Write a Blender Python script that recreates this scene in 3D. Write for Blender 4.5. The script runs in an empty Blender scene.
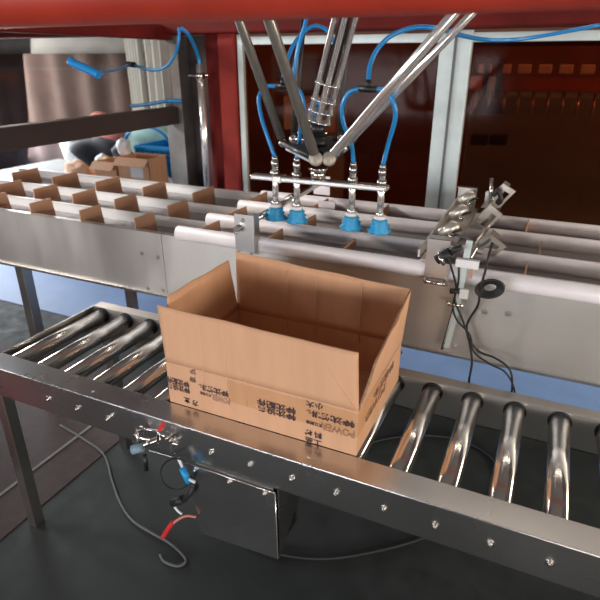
import bpy, bmesh, math, random
from mathutils import Vector, Matrix
random.seed(7)
sc = bpy.context.scene
COL = sc.collection
V = Vector
PI = math.pi

# ------------------------------------------------------------------ camera
F = 544.0
PITCH = math.atan(240 / F)
AZ = math.atan(274 * math.cos(PITCH) / F)
CAM = V((0, 0, 1.6))
head = V((-math.sin(AZ), math.cos(AZ), 0))
RT = V((math.cos(AZ), math.sin(AZ), 0))
FW = head * math.cos(PITCH) + V((0, 0, -math.sin(PITCH)))
UP = RT.cross(FW)
cd = bpy.data.cameras.new('camera')
cam = bpy.data.objects.new('camera', cd)
COL.objects.link(cam)
m = Matrix((RT, UP, -FW)).transposed().to_4x4()
m.translation = CAM
cam.matrix_world = m
cd.sensor_fit = 'HORIZONTAL'
cd.sensor_width = 36
cd.lens = 36 * F / 600
cd.clip_start = 0.05
sc.camera = cam
cd.dof.use_dof = True
cd.dof.focus_distance = 1.62
cd.dof.aperture_fstop = 4.0

# ------------------------------------------------------------------ light
w = bpy.data.worlds.new('world')
sc.world = w
w.use_nodes = True
bg = w.node_tree.nodes['Background']
bg.inputs[0].default_value = (0.62, 0.72, 0.85, 1)
bg.inputs[1].default_value = 0.22
sc.view_settings.view_transform = 'Standard'
sc.view_settings.look = 'None'
sc.view_settings.gamma = 1
sc.view_settings.exposure = 0.0


def area(name, loc, target, sx, sy, power, col):
    l = bpy.data.lights.new(name, 'AREA')
    l.shape = 'RECTANGLE'
    l.size = sx
    l.size_y = sy
    l.energy = power
    l.color = col
    o = bpy.data.objects.new(name, l)
    COL.objects.link(o)
    o.location = loc
    o.rotation_euler = (V(target) - V(loc)).to_track_quat('-Z', 'Y').to_euler()
    return o


area('daylight_gate_front_right', (2.9, -3.0, 1.2), (-0.5, 1.4, 0.95), 3.0, 0.7, 150, (1.0, 0.93, 0.86))
area('daylight_gate_behind', (-2.8, -4.0, 1.2), (-1.0, 1.4, 0.9), 3.6, 0.9, 165, (0.95, 0.96, 1.0))
area('daylight_window_right', (3.8, 1.8, 1.45), (-0.8, 1.5, 0.95), 2.6, 0.5, 120, (1.0, 0.86, 0.70))
area('daylight_from_side_gate', (-6.4, 4.3, 1.35), (-2.0, 4.0, 0.3), 2.2, 2.0, 230, (0.9, 0.95, 1.0))
lp_ = area('lane_fill', (-3.4, 0.9, 2.2), (-1.5, 2.0, 0.95), 0.8, 0.5, 19, (1.0, 0.97, 0.95))  # unseen fill light added at left to brighten the lanes
lp_.data.spread = 1.3
area('rear_floor_fill', (0.6, 5.2, 0.40), (-0.3, 3.0, 0.0), 1.8, 0.6, 36, (0.72, 0.85, 1.0))  # added low fill for the blue floor, no opening in the wall here
area('fill_behind_panes', (0.0, 3.3, 3.6), (0.0, 5.0, 0.6), 3.0, 0.2, 36, (1.0, 0.88, 0.75))  # added fill that lifts the back wall seen through the panes


def P(x, y, Y):
    """point on the plane y=Y seen at photo pixel (x, y)"""
    d = FW + RT * ((x - 300) / F) - UP * ((y - 300) / F)
    return CAM + d * (Y / d.y)


# ------------------------------------------------------------------ materials
def nodes(name):
    mt = bpy.data.materials.new(name)
    mt.use_nodes = True
    nt = mt.node_tree
    return mt, nt, nt.nodes['Principled BSDF']


def plain(name, col, rough=0.5, metal=0.0, var=0.0, scale=8, stretch=(1, 1, 1), bump=0.0, rvar=0.0, trans=0.0, coat=0.0, spec=None, emit=None):
    mt, nt, b = nodes(name)
    b.inputs['Base Color'].default_value = (*col, 1)
    b.inputs['Roughness'].default_value = rough
    b.inputs['Metallic'].default_value = metal
    b.inputs['Coat Weight'].default_value = coat
    b.inputs['Transmission Weight'].default_value = trans
    if spec is not None:
        b.inputs['Specular IOR Level'].default_value = spec
    if emit:
        b.inputs['Emission Color'].default_value = (*emit[0], 1)
        b.inputs['Emission Strength'].default_value = emit[1]
    tc = nt.nodes.new('ShaderNodeTexCoord')
    mp = nt.nodes.new('ShaderNodeMapping')
    mp.inputs['Scale'].default_value = stretch
    nt.links.new(tc.outputs['Object'], mp.inputs[0])
    nz = nt.nodes.new('ShaderNodeTexNoise')
    nz.inputs['Scale'].default_value = scale
    nz.inputs['Detail'].default_value = 5
    nt.links.new(mp.outputs[0], nz.inputs['Vector'])
    if var > 0:
        r = nt.nodes.new('ShaderNodeValToRGB')
        r.color_ramp.elements[0].position = 0.3
        r.color_ramp.elements[1].position = 0.7
        r.color_ramp.elements[0].color = (*[c * (1 - var) for c in col], 1)
        r.color_ramp.elements[1].color = (*[min(1, c * (1 + var)) for c in col], 1)
        nt.links.new(nz.outputs['Fac'], r.inputs[0])
        nt.links.new(r.outputs[0], b.inputs['Base Color'])
    if rvar > 0:
        mr = nt.nodes.new('ShaderNodeMapRange')
        mr.inputs['From Min'].default_value = 0.3
        mr.inputs['From Max'].default_value = 0.7
        mr.inputs['To Min'].default_value = max(0, rough - rvar)
        mr.inputs['To Max'].default_value = rough + rvar
        nt.links.new(nz.outputs['Fac'], mr.inputs['Value'])
        nt.links.new(mr.outputs[0], b.inputs['Roughness'])
    if bump > 0:
        bp = nt.nodes.new('ShaderNodeBump')
        bp.inputs['Strength'].default_value = bump
        bp.inputs['Distance'].default_value = 0.002
        nt.links.new(nz.outputs['Fac'], bp.inputs['Height'])
        nt.links.new(bp.outputs[0], b.inputs['Normal'])
    return mt


def tinted(name, col, gloss=0.06):
    mt = bpy.data.materials.new(name)
    mt.use_nodes = True
    nt = mt.node_tree
    nt.nodes.clear()
    out = nt.nodes.new('ShaderNodeOutputMaterial')
    mix = nt.nodes.new('ShaderNodeMixShader')
    t = nt.nodes.new('ShaderNodeBsdfTransparent')
    g = nt.nodes.new('ShaderNodeBsdfGlossy')
    t.inputs[0].default_value = (*col, 1)
    g.inputs['Roughness'].default_value = 0.08
    mix.inputs[0].default_value = gloss
    nt.links.new(t.outputs[0], mix.inputs[1])
    nt.links.new(g.outputs[0], mix.inputs[2])
    nt.links.new(mix.outputs[0], out.inputs[0])
    return mt


M = {}
M['steel'] = plain('brushed_stainless', (0.58, 0.55, 0.52), 0.30, 1.0, 0.03, 4, (1, 1, 1), 0.0, 0.04)
M['steel_panel'] = plain('brushed_panel_stainless', (0.62, 0.59, 0.55), 0.40, 0.9, 0.06, 3, (2, 2, 0.6), 0.0, 0.05)
M['rail'] = plain('rail_stainless', (0.60, 0.59, 0.58), 0.27, 1.0, 0.03, 2.5, (1, 1, 1), 0.0, 0.04)
M['chrome'] = plain('chrome', (0.76, 0.73, 0.69), 0.19, 1.0, 0.03, 10, (1, 1, 1))
# turned rollers: anisotropic along their axis
mt, nt, b = nodes('turned_roller_steel')
b.inputs['Base Color'].default_value = (0.74, 0.71, 0.67, 1)
b.inputs['Metallic'].default_value = 1
b.inputs['Roughness'].default_value = 0.15
b.inputs['Anisotropic'].default_value = 0.92
b.inputs['Anisotropic Rotation'].default_value = 0.25
tn = nt.nodes.new('ShaderNodeTangent')
tn.direction_type = 'RADIAL'
tn.axis = 'Y'
nt.links.new(tn.outputs[0], b.inputs['Tangent'])
M['roller'] = mt
M['bright'] = plain('bright_polished_metal', (0.93, 0.91, 0.88), 0.22, 0.85)
M['joint'] = plain('worn_joint_face', (0.36, 0.32, 0.27), 0.5, 0.4, 0.1, 60)
M['dull_clamp'] = plain('dull_clamp_metal', (0.60, 0.56, 0.49), 0.36, 0.8, 0.15, 40)
M['lane_steel'] = plain('lane_wall_steel', (0.80, 0.78, 0.76), 0.42, 0.35, 0.05, 4)
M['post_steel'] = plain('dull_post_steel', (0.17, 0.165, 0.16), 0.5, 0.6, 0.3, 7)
M['dark_chrome'] = plain('polished_tube', (0.66, 0.65, 0.63), 0.17, 1.0)
M['arm_grey'] = plain('grey_carbon_rod', (0.24, 0.23, 0.21), 0.30, 0.6, 0.1, 30)
M['black'] = plain('black_plastic', (0.012, 0.012, 0.013), 0.4)
M['rubber'] = plain('black_rubber', (0.01, 0.01, 0.011), 0.55)
M['red'] = plain('red_paint', (0.38, 0.034, 0.018), 0.45, 0, 0.18, 5, (1, 1, 1), 0.05)
M['dark_red'] = plain('dark_red_paint', (0.13, 0.010, 0.008), 0.7, 0, 0.2, 6, spec=0.2)  # even dark red; on the enclosure post it carries the shaded face
M['lit_post_red'] = plain('lit_post_red_paint', (0.24, 0.022, 0.016), 0.65, 0, 0.25, 6, spec=0.25)  # brighter copy of the post's red for its lit face
M['pvc'] = plain('grey_white_guide', (0.80, 0.755, 0.77), 0.38, 0, 0.06, 12)
M['white'] = plain('white_plastic', (0.75, 0.76, 0.76), 0.45)
M['alu'] = plain('pale_aluminium', (0.54, 0.61, 0.60), 0.4, 0.2, 0.06, 20)
M['blue_hose'] = plain('blue_hose', (0.010, 0.22, 0.56), 0.3, 0, 0, coat=0.3)
M['blue_rubber'] = plain('blue_bellows', (0.02, 0.30, 0.58), 0.5, 0, 0.15, 60)
M['blue_plastic'] = plain('blue_crate_plastic', (0.01, 0.30, 0.66), 0.45)
M['card'] = plain('cardboard', (0.66, 0.37, 0.215), 0.75, 0, 0.05, 9, (3, 3, 0.5), 0.08)
M['card_light'] = plain('lighter_cardboard', (0.72, 0.44, 0.29), 0.8)
M['card_edge'] = plain('cardboard_edge', (0.30, 0.17, 0.10), 0.9, 0, 0.35, 160)
M['divider'] = plain('brown_divider', (0.42, 0.23, 0.14), 0.6, 0, 0.08, 12)
M['tape'] = tinted('packing_tape', (0.99, 0.975, 0.945), 0.03)
M['ink'] = plain('dark_ink', (0.055, 0.03, 0.035), 0.8, 0, 0.4, 300)
M['ink_pale'] = plain('worn_ink', (0.20, 0.11, 0.085), 0.8, 0, 0.3, 300)
M['floor'] = plain('green_black_floor', (0.022, 0.027, 0.026), 0.75, 0, 0.22, 14, (1, 1, 1), 0.25, 0.08)
M['brown_floor'] = plain('brown_floor', (0.04, 0.02, 0.017), 0.75, 0, 0.25, 20)
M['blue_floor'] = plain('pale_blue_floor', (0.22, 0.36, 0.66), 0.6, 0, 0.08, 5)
M['wall_brown'] = plain('brown_wall', (0.14, 0.050, 0.022), 0.8, 0, 0.3, 2)
M['wall_grey'] = plain('grey_wall', (0.20, 0.20, 0.19), 0.8, 0, 0.15, 3)
M['ceil'] = plain('dark_ceiling', (0.16, 0.15, 0.14), 0.9, 0, 0.2, 3)
M['acrylic'] = tinted('brown_acrylic', (0.52, 0.25, 0.14), 0.004)
M['clear'] = tinted('clear_acrylic', (0.74, 0.70, 0.66), 0.03)
M['blue_grey'] = plain('blue_grey_panel', (0.20, 0.30, 0.36), 0.5, 0, 0.1, 6)
M['brown_sheet'] = plain('brown_tarpaulin', (0.07, 0.04, 0.032), 0.8, 0, 0.25, 5, bump=0.3)
M['dark_beam'] = plain('dark_brown_beam', (0.035, 0.022, 0.02), 0.5)
M['white_sheet'] = plain('white_curtain', (0.88, 0.90, 0.85), 0.8, 0, 0.08, 6, (1, 8, 0.6))
M['bag'] = plain('black_bag', (0.012, 0.014, 0.022), 0.6, 0, 0.3, 12, bump=0.5, spec=0.25)
M['green_sack'] = plain('green_plastic_sack', (0.33, 0.52, 0.46), 0.4, 0, 0.2, 10)
M['red_plastic'] = plain('red_plastic', (0.60, 0.03, 0.03), 0.45)
M['pink'] = plain('pale_red_cloth', (0.6, 0.2, 0.16), 0.8)
M['yellow'] = plain('yellow_plastic', (0.85, 0.5, 0.08), 0.6)
M['orange'] = plain('copper_orange', (0.55, 0.22, 0.08), 0.4, 0.5)
M['cable_grey'] = plain('grey_cable', (0.10, 0.10, 0.10), 0.45)

# belt of the lanes: dark modular chain with pale studs
mt, nt, b = nodes('modular_belt')
b.inputs['Roughness'].default_value = 0.35
tc = nt.nodes.new('ShaderNodeTexCoord')
vo = nt.nodes.new('ShaderNodeTexVoronoi')
vo.inputs['Scale'].default_value = 45
vo.inputs['Randomness'].default_value = 0.25
nt.links.new(tc.outputs['Object'], vo.inputs['Vector'])
r = nt.nodes.new('ShaderNodeValToRGB')
r.color_ramp.elements[0].position = 0.28
r.color_ramp.elements[0].color = (0.42, 0.40, 0.50, 1)
r.color_ramp.elements[1].position = 0.42
r.color_ramp.elements[1].color = (0.10, 0.085, 0.085, 1)
nt.links.new(vo.outputs['Distance'], r.inputs[0])
nt.links.new(r.outputs[0], b.inputs['Base Color'])
M['belt'] = mt


# ------------------------------------------------------------------ mesh helpers
class MB:
    def __init__(s):
        s.bm = bmesh.new()

    def _add(s, geom_bm):
        me = bpy.data.meshes.new('tmp')
        geom_bm.to_mesh(me)
        geom_bm.free()
        s.bm.from_mesh(me)
        bpy.data.meshes.remove(me)
        return s

    def box(s, a, b, bev=0.0, rot=None, seg=2):
        """box between corners a and b; rot = Matrix applied about its centre"""
        a, b = V(a), V(b)
        c = (a + b) / 2
        d = b - a
        t = bmesh.new()
        bmesh.ops.create_cube(t, size=1)
        bmesh.ops.scale(t, vec=(abs(d.x), abs(d.y), abs(d.z)), verts=t.verts)
        if bev > 0:
            bmesh.ops.bevel(t, geom=t.edges[:], offset=bev, segments=seg, profile=0.5, affect='EDGES')
        mm = Matrix.Translation(c) @ (rot.to_4x4() if rot is not None else Matrix())
        bmesh.ops.transform(t, matrix=mm, verts=t.verts)
        return s._add(t)

    def cyl(s, p, q, r1, r2=None, n=24, cap=True):
        p, q = V(p), V(q)
        r2 = r1 if r2 is None else r2
        d = q - p
        t = bmesh.new()
        bmesh.ops.create_cone(t, cap_ends=cap, segments=n, radius1=r1, radius2=r2, depth=d.length)
        mm = Matrix.Translation((p + q) / 2) @ d.to_track_quat('Z', 'Y').to_matrix().to_4x4()
        bmesh.ops.transform(t, matrix=mm, verts=t.verts)
        for f in t.faces:
            f.smooth = len(f.verts) == 4
        return s._add(t)

    def lathe(s, base, prof, axis=(0, 0, 1), n=28, wave=0, amp=0.0):
        base = V(base)
        q = V(axis).to_track_quat('Z', 'Y').to_matrix()
        t = bmesh.new()
        rings = []
        for k, (r, z) in enumerate(prof):
            ring = []
            for i in range(n):
                a = 2 * PI * i / n
                zz = z
                rr = r
                if wave and k in (0, 1):
                    zz = z + amp * math.cos(a * wave)
                    rr = r * (1 + 0.03 * math.cos(a * wave))
                ring.append(t.verts.new(base + q @ V((rr * math.cos(a), rr * math.sin(a), zz))))
            rings.append(ring)
        for k in range(len(rings) - 1):
            for i in range(n):
                f = t.faces.new((rings[k][i], rings[k][(i + 1) % n], rings[k + 1][(i + 1) % n], rings[k + 1][i]))
                f.smooth = True
        t.faces.new(rings[0][::-1])
        t.faces.new(rings[-1])
        bmesh.ops.recalc_face_normals(t, faces=t.faces)
        return s._add(t)

    def ball(s, c, r, sc_=(1, 1, 1), noise=0.0, sub=3, seed=0):
        t = bmesh.new()
        bmesh.ops.create_icosphere(t, subdivisions=sub, radius=1)
        rn = random.Random(seed)
        ph = [(rn.uniform(2, 5), rn.uniform(0, 6), V((rn.uniform(-1, 1), rn.uniform(-1, 1), rn.uniform(-1, 1)))) for _ in range(9)]
        for v in t.verts:
            k = 1 + noise * sum(math.sin(f * 1.6 * v.co.dot(d) + p) for f, p, d in ph) / 3
            v.co = V((v.co.x * sc_[0], v.co.y * sc_[1], v.co.z * sc_[2])) * r * k
        bmesh.ops.translate(t, vec=V(c), verts=t.verts)
        for f in t.faces:
            f.smooth = True
        return s._add(t)

    def tube(s, pts, r, n=12, smooth=True, res=8):
        pts = [V(p) for p in pts]
        if smooth and len(pts) > 2:
            out = []
            ext = [pts[0] * 2 - pts[1]] + pts + [pts[-1] * 2 - pts[-2]]
            for i in range(1, len(ext) - 2):
                p0, p1, p2, p3 = ext[i - 1:i + 3]
                for k in range(res):
                    u = k / res
                    out.append(0.5 * ((2 * p1) + (p2 - p0) * u + (2 * p0 - 5 * p1 + 4 * p2 - p3) * u * u + (3 * p1 - p0 - 3 * p2 + p3) * u ** 3))
            out.append(pts[-1])
            pts = out
        t = bmesh.new()
        rings = []
        nrm = None
        for i, p in enumerate(pts):
            tg = (pts[min(i + 1, len(pts) - 1)] - pts[max(i - 1, 0)]).normalized()
            if nrm is None:
                nrm = tg.orthogonal().normalized()
            nrm = (nrm - tg * nrm.dot(tg)).normalized()
            bi = tg.cross(nrm)
            rings.append([t.verts.new(p + (nrm * math.cos(2 * PI * k / n) + bi * math.sin(2 * PI * k / n)) * r) for k in range(n)])
        for k in range(len(rings) - 1):
            for i in range(n):
                f = t.faces.new((rings[k][i], rings[k][(i + 1) % n], rings[k + 1][(i + 1) % n], rings[k + 1][i]))
                f.smooth = True
        t.faces.new(rings[0][::-1])
        t.faces.new(rings[-1])
        return s._add(t)

    def slab(s, poly, thick, nrm=None):
        """polygon (world points) given thickness along its normal"""
        t = bmesh.new()
        vs = [t.verts.new(V(p)) for p in poly]
        f = t.faces.new(vs)
        f.normal_update()
        n = V(nrm) if nrm else f.normal.copy()
        r = bmesh.ops.extrude_face_region(t, geom=[f])
        nv = [g for g in r['geom'] if isinstance(g, bmesh.types.BMVert)]
        bmesh.ops.translate(t, vec=n * thick, verts=nv)
        bmesh.ops.recalc_face_normals(t, faces=t.faces)
        return s._add(t)

    def grid(s, fn, nu, nv, thick=0.002):
        t = bmesh.new()
        g = [[t.verts.new(fn(i / nu, j / nv)) for j in range(nv + 1)] for i in range(nu + 1)]
        for i in range(nu):
            for j in range(nv):
                f = t.faces.new((g[i][j], g[i + 1][j], g[i + 1][j + 1], g[i][j + 1]))
                f.smooth = True
        bmesh.ops.recalc_face_normals(t, faces=t.faces)
        bmesh.ops.solidify(t, geom=t.faces[:], thickness=thick)
        return s._add(t)

    def build(s, name, mat, parent=None):
        me = bpy.data.meshes.new(name)
        bm = s.bm
        if parent is None:
            xs = [v.co for v in bm.verts]
            o3 = V(((min(p.x for p in xs) + max(p.x for p in xs)) / 2, (min(p.y for p in xs) + max(p.y for p in xs)) / 2, min(p.z for p in xs)))
        else:
            o3 = wloc(parent)
        bmesh.ops.translate(bm, vec=-o3, verts=bm.verts)
        bm.to_mesh(me)
        bm.free()
        me.materials.append(M[mat] if isinstance(mat, str) else mat)
        o = bpy.data.objects.new(name, me)
        COL.objects.link(o)
        if parent is None:
            o.location = o3
        else:
            o.parent = parent
        return o


def wloc(o):
    p = V(o.location)
    while o.parent:
        o = o.parent
        p = p + V(o.location)
    return p


def tag(o, label, cat, group=None, kind=None):
    o['label'] = label
    o['category'] = cat
    if group:
        o['group'] = group
    if kind:
        o['kind'] = kind
    return o


def thing(name, loc, label, cat, group=None):
    o = bpy.data.objects.new(name, None)
    o.empty_display_size = 0.05
    COL.objects.link(o)
    o.location = loc
    return tag(o, label, cat, group)


def struct(o):
    o['kind'] = 'structure'
    return o


def copy_tree(o, parent=None, loc=None):
    c = o.copy()
    COL.objects.link(c)
    c.parent = parent
    if loc is not None:
        c.location = loc
    for ch in [x for x in bpy.data.objects if x.parent == o]:
        copy_tree(ch, c)
    return c


def B(a, b, bev=0.0, rot=None):
    return MB().box(a, b, bev, rot)


# ================================================================== SETTING
struct(B((-7.5, -5, -0.1), (4, 7, 0)).build('floor', 'floor'))
struct(B((-3.2, -1.0, 0.0), (-1.60, 1.95, 0.004)).build('trim_1', 'brown_floor'))      # brown floor field
struct(B((-1.80, -1.0, 0.004), (-1.788, 1.95, 0.008)).build('trim_2', 'wall_grey'))         # pale strip laid in it
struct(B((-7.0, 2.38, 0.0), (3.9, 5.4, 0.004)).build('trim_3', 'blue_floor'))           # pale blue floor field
struct(B((-7.5, 5.5, 0), (4, 5.6, 4.3)).build('wall_back', 'wall_brown'))
struct(B((4, -5, 0), (4.1, 7, 4.3)).build('wall_right', 'wall_grey'))
wl = MB().box((-7.6, -5, 0), (-7.5, 1.8, 4.3)).box((-7.6, 6.0, 0), (-7.5, 7, 4.3)).box((-7.6, 1.8, 3.6), (-7.5, 6.0, 4.3))
struct(wl.build('wall_left', 'wall_grey'))
struct(B((-7.6, -5, 4.3), (4.1, 7, 4.4)).build('ceiling', 'ceil'))

# ================================================================== ENCLOSURE FRAME
fr = thing('machine_enclosure', (-1.0, 2.75, 0), 'red and pale metal machine enclosure frame with brown tinted panes behind the lanes', 'machine frame')
B((-1.83, 2.74, 0), (-1.735, 2.90, 1.86), 0.004).build('red_post', 'dark_red', fr)  # shaded face of the post, shade put into the darker red
B((-1.730, 2.70, 0), (-1.625, 2.84, 1.80), 0.012).build('red_post', 'lit_post_red', fr)  # lit face of the same post, light put into the brighter red
B((-4.2, 2.62, 1.725), (2.2, 2.78, 1.90), 0.01).build('red_crossbeam', 'dark_red', fr)
B((-1.618, 2.72, 0.78), (-1.585, 2.76, 1.722), 0.003).build('window_frame_bar', 'alu', fr)
B((-1.585, 2.72, 1.672), (2.0, 2.76, 1.712), 0.003).build('window_frame_bar', 'alu', fr)
B((-1.585, 2.72, 0.78), (2.0, 2.76, 0.82), 0.003).build('window_frame_bar', 'alu', fr)
mul = MB().box((-0.556, 2.70, 0.78), (-0.488, 2.76, 1.722), 0.003).build('window_frame_bar', 'alu', fr)
MB().box((-0.486, 2.705, 0.78), (-0.418, 2.76, 1.722), 0.003).build('window_frame_bar', 'alu', fr)
MB().box((-0.492, 2.694, 0.80), (-0.482, 2.702, 1.70)).build('gasket', 'cable_grey', mul)
B((-1.585, 2.742, 0.82), (-0.556, 2.748, 1.672)).build('acrylic_pane', 'acrylic', fr)
B((-0.418, 2.742, 0.82), (2.0, 2.748, 1.672)).build('acrylic_pane', 'acrylic', fr)
B((-1.985, 2.80, 0.4), (-1.83, 2.81, 1.725)).build('dark_infill', 'dark_beam', fr)
# left side: stainless post, dark side rail, clear pane
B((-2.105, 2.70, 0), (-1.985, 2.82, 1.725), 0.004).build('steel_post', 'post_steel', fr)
B((-2.080, 0.6, 1.262), (-2.010, 2.70, 1.355), 0.006).build('side_rail', 'dark_beam', fr)
B((-2.080, 0.6, 1.70), (-2.010, 2.70, 1.77), 0.006).build('side_rail', 'dark_red', fr)
B((-2.085, 0.5, 0), (-2.005, 0.6, 1.80), 0.006).build('red_post', 'red', fr)
B((-2.048, 0.6, 1.355), (-2.042, 2.70, 1.70)).build('clear_pane', 'clear', fr)
MB().tube([P(131, 106, 2.62), P(150, 104, 2.64), P(168, 101, 2.66), P(182, 101, 2.685)], 0.010).build('blue_strap', 'blue_hose', fr)

# front red beam, close to the lens
bm_ = MB().box((-2.6, 0.86, 1.662), (1.7, 0.98, 1.79), 0.055, seg=8).build('steel_beam', 'red')
tag(bm_, 'bright red painted steel beam crossing the top of the view in front of the robot', 'beam')
for f in bm_.data.polygons:
    f.use_smooth = True
rp = thing('beam_post', (1.75, 0.92, 0), 'red painted upright post carrying the right end of the front red beam', 'post')
B((1.70, 0.86, 0), (1.80, 0.98, 1.80), 0.006).build('column', 'red', rp)
B((1.65, 0.81, 0), (1.85, 1.03, 0.012)).build('base_plate', 'dark_red', rp)
rp = thing('beam_post', (-2.65, 0.92, 0), 'red painted upright post carrying the left end of the front red beam', 'post')
B((-2.70, 0.86, 0), (-2.60, 0.98, 1.80), 0.006).build('column', 'red', rp)
B((-2.75, 0.81, 0), (-2.55, 1.03, 0.012)).build('base_plate', 'dark_red', rp)

# chrome conduit in the gap
cdt = thing('conduit_pipe', P(213, 207, 2.68), 'chrome conduit pipe standing between the steel post and the red post', 'pipe')
MB().cyl(P(200, 64, 2.68), P(209, 206, 2.68), 0.022).build('pipe', 'bright', cdt)
MB().tube([P(188, 75, 2.69), P(199, 76, 2.655), P(208, 75, 2.69)], 0.007).cyl(P(197, 76, 2.66), P(204, 76, 2.66), 0.016).build('clamp', 'chrome', cdt)

# ================================================================== ROLLER CONVEYOR
rc = thing('roller_conveyor', (-0.6, 1.2, 0), 'stainless roller conveyor carrying the open cardboard box, in the foreground', 'conveyor')
XL, XR = -1.58, 1.3


def near_rail():
    mb = MB()
    mb.box((XL, 0.9572, 0.6965), (XR, 1.036, 0.70), 0.0015)
    mb.cyl((XL, 0.9592, 0.6978), (XR, 0.9592, 0.6978), 0.0023, n=12)
    mb.box((XL, 0.957, 0.596), (XR, 0.960, 0.698), 0.0008)
    mb.box((XL, 0.957, 0.594), (XR, 0.990, 0.597))
    return mb


nr = near_rail().build('side_rail', 'rail', rc)
fr_ = MB()
fr_.box((XL, 1.460, 0.6965), (XR, 1.502, 0.70), 0.0008)
fr_.box((XL, 1.457, 0.585), (XR, 1.461, 0.6995))
fr_.box((XL, 1.457, 0.585), (XR, 1.50, 0.588))
fr_ = fr_.build('side_rail', 'steel_panel', rc)
B((XL - 0.004, 0.957, 0.594), (XL, 1.502, 0.70)).build('end_plate', 'steel', rc)
B((XR, 0.957, 0.594), (XR + 0.004, 1.502, 0.70)).build('end_plate', 'steel', rc)
# low brackets seen under the left rollers, bearing blocks
px0 = -0.106
xs = [0.016 + 0.1195 * k for k in range(0, 11)] + [-0.1035 - 0.1195 * k for k in range(0, 13)]
first = None
for x in xs:
    if x < XL + 0.04 or x > XR - 0.04:
        continue
    if first is None:
        first = MB().cyl((x, 1.000, 0.668), (x, 1.449, 0.668), 0.0275, n=40).build('roller', 'roller', rc)
        MB().cyl((x, 1.4495, 0.668), (x, 1.4565, 0.668), 0.0315, n=32).build('bearing_cap', 'rubber', first)
        fx = x
    else:
        c = first.copy()
        COL.objects.link(c)
        c.parent = rc
        c.location = (x - fx, 0, 0)
        for ch in [q for q in bpy.data.objects if q.parent == first]:
            d = ch.copy()
            COL.objects.link(d)
            d.parent = c


def hexbolt(p, ax, r=0.0065, h=0.006):
    return MB().cyl(V(p), V(p) + V(ax) * 0.0015, r * 1.5, n=20).cyl(V(p) + V(ax) * 0.0015, V(p) + V(ax) * h, r, n=6).cyl(V(p) + V(ax) * h, V(p) + V(ax) * (h + 0.004), r * 0.55, n=12)


for k in range(-5, 12):
    x = 0.012 - 0.119 * k
    if XL + .03 < x < XR - .03:
        hexbolt((x, 0.957, 0.643), (0, -1, 0)).build('bolt', 'chrome', rc)
for x in (-0.803, -1.042):
    hexbolt((x, 0.957, 0.658), (0, -1, 0), 0.0045).build('bolt', 'chrome', rc)
for x, y in ((-0.43, 0.985), (-1.13, 0.985), (0.35, 0.985)):
    MB().lathe((x, y, 0.70), [(0.005, 0), (0.0045, 0.0015), (0.002, 0.0025)], n=16).build('rivet', 'chrome', rc)
for x in (XL + 0.03, XR - 0.03):
    for y in (0.965, 1.46):
        B((x - 0.02, y, 0.0), (x + 0.02, y + 0.04, 0.594), 0.002).build('leg', 'steel', rc)
# two slim bars beneath the left rollers
B((-1.57, 1.40, 0.60), (-0.95, 1.455, 0.603)).build('bearing_ledge', 'steel_panel', rc)

# ================================================================== CARDBOARD BOX
X0, X1, Y0, Y1, ZB, ZC, ZT = -0.890, -0.325, 1.039, 1.427, 0.7005, 0.832, 0.996
bx = thing('cardboard_box', ((X0 + X1) / 2, (Y0 + Y1) / 2, ZB), 'large open cardboard box with raised flaps and dark printing on the roller conveyor', 'cardboard box')
T = 0.0045
body = MB().box((X0, Y0, ZB), (X1, Y0 + T, ZC)).box((X0, Y1 - T, ZB), (X1, Y1, ZC)).box((X0, Y0 + T, ZB), (X0 + T, Y1 - T, ZC)).box((X1 - T, Y0 + T, ZB), (X1, Y1 - T, ZC)).box((X0 + T, Y0 + T, ZB), (X1 - T, Y1 - T, ZB + 0.006))
body.build('box_body', 'card', bx)


def flap(p0, p1, q1, q0, name='flap', wob=0.0, seed=1, inward=None):
    """quad flap: crease p0-p1, outer edge q0-q1, with a slight warp"""
    p0, p1, q0, q1 = map(V, (p0, p1, q0, q1))
    n = (p1 - p0).cross(q0 - p0).normalized()
    rn = random.Random(seed)
    a, b_ = rn.uniform(0, 6), rn.uniform(0, 6)

    def fn(u, v):
        base = p0.lerp(p1, u).lerp(q0.lerp(q1, u), v)
        s_ = math.sin(a + 9 * u) * 0.6 + math.sin(b_ + 21 * u) * 0.25
        e = (q0.lerp(q1, u) - p0.lerp(p1, u)).normalized()
        return base + n * wob * v * s_ + e * wob * 0.35 * v * math.sin(17 * u + a)
    return MB().grid(fn, 40, 8, T).build(name, 'card', bx)


ff = flap((X0, Y0 + T / 2, ZC), (X1, Y0 + T / 2, ZC), (X1 - 0.008, Y0, 0.990), (X0 - 0.006, Y0, 1.003), wob=0.0015, seed=3)
my = min(v.co.y for v in ff.data.vertices if v.co.z < ZC - ZB + 0.03)
for v in ff.data.vertices:
    v.co.y += (Y0 - wloc(bx).y) - my
flap((X0 + .004, Y1 - T / 2, ZC), (X1 - .004, Y1 - T / 2, ZC), (X1 + 0.010, Y1 + 0.004, 1.002), (X0 + 0.002, Y1 + 0.006, 1.034), wob=0.003, seed=5)
flap((X0 + T / 2, Y0 + .004, ZC), (X0 + T / 2, Y1 - .004, ZC), P(227.5, 260, Y1 - 0.022), P(166.5, 296, Y0 + 0.022), wob=0.003, seed=8)
QN, QF = P(376, 361, Y0 + 0.004), P(410, 291, Y1 - 0.010)
flap((X1 - T / 2, Y0 + .004, ZC), (X1 - T / 2, Y1 - .004, ZC), QF, QN, wob=0.003, seed=12)
MB().box((X0 + 0.20, Y0 - 0.0006, 0.757), (X1 + 0.0005, Y0 - 0.0002, 0.826)).build('packing_tape', 'tape', bx)
MB().box((X1 + 0.0002, Y0, 0.757), (X1 + 0.0006, Y0 + 0.25, 0.826)).build('packing_tape', 'tape', bx)
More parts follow.
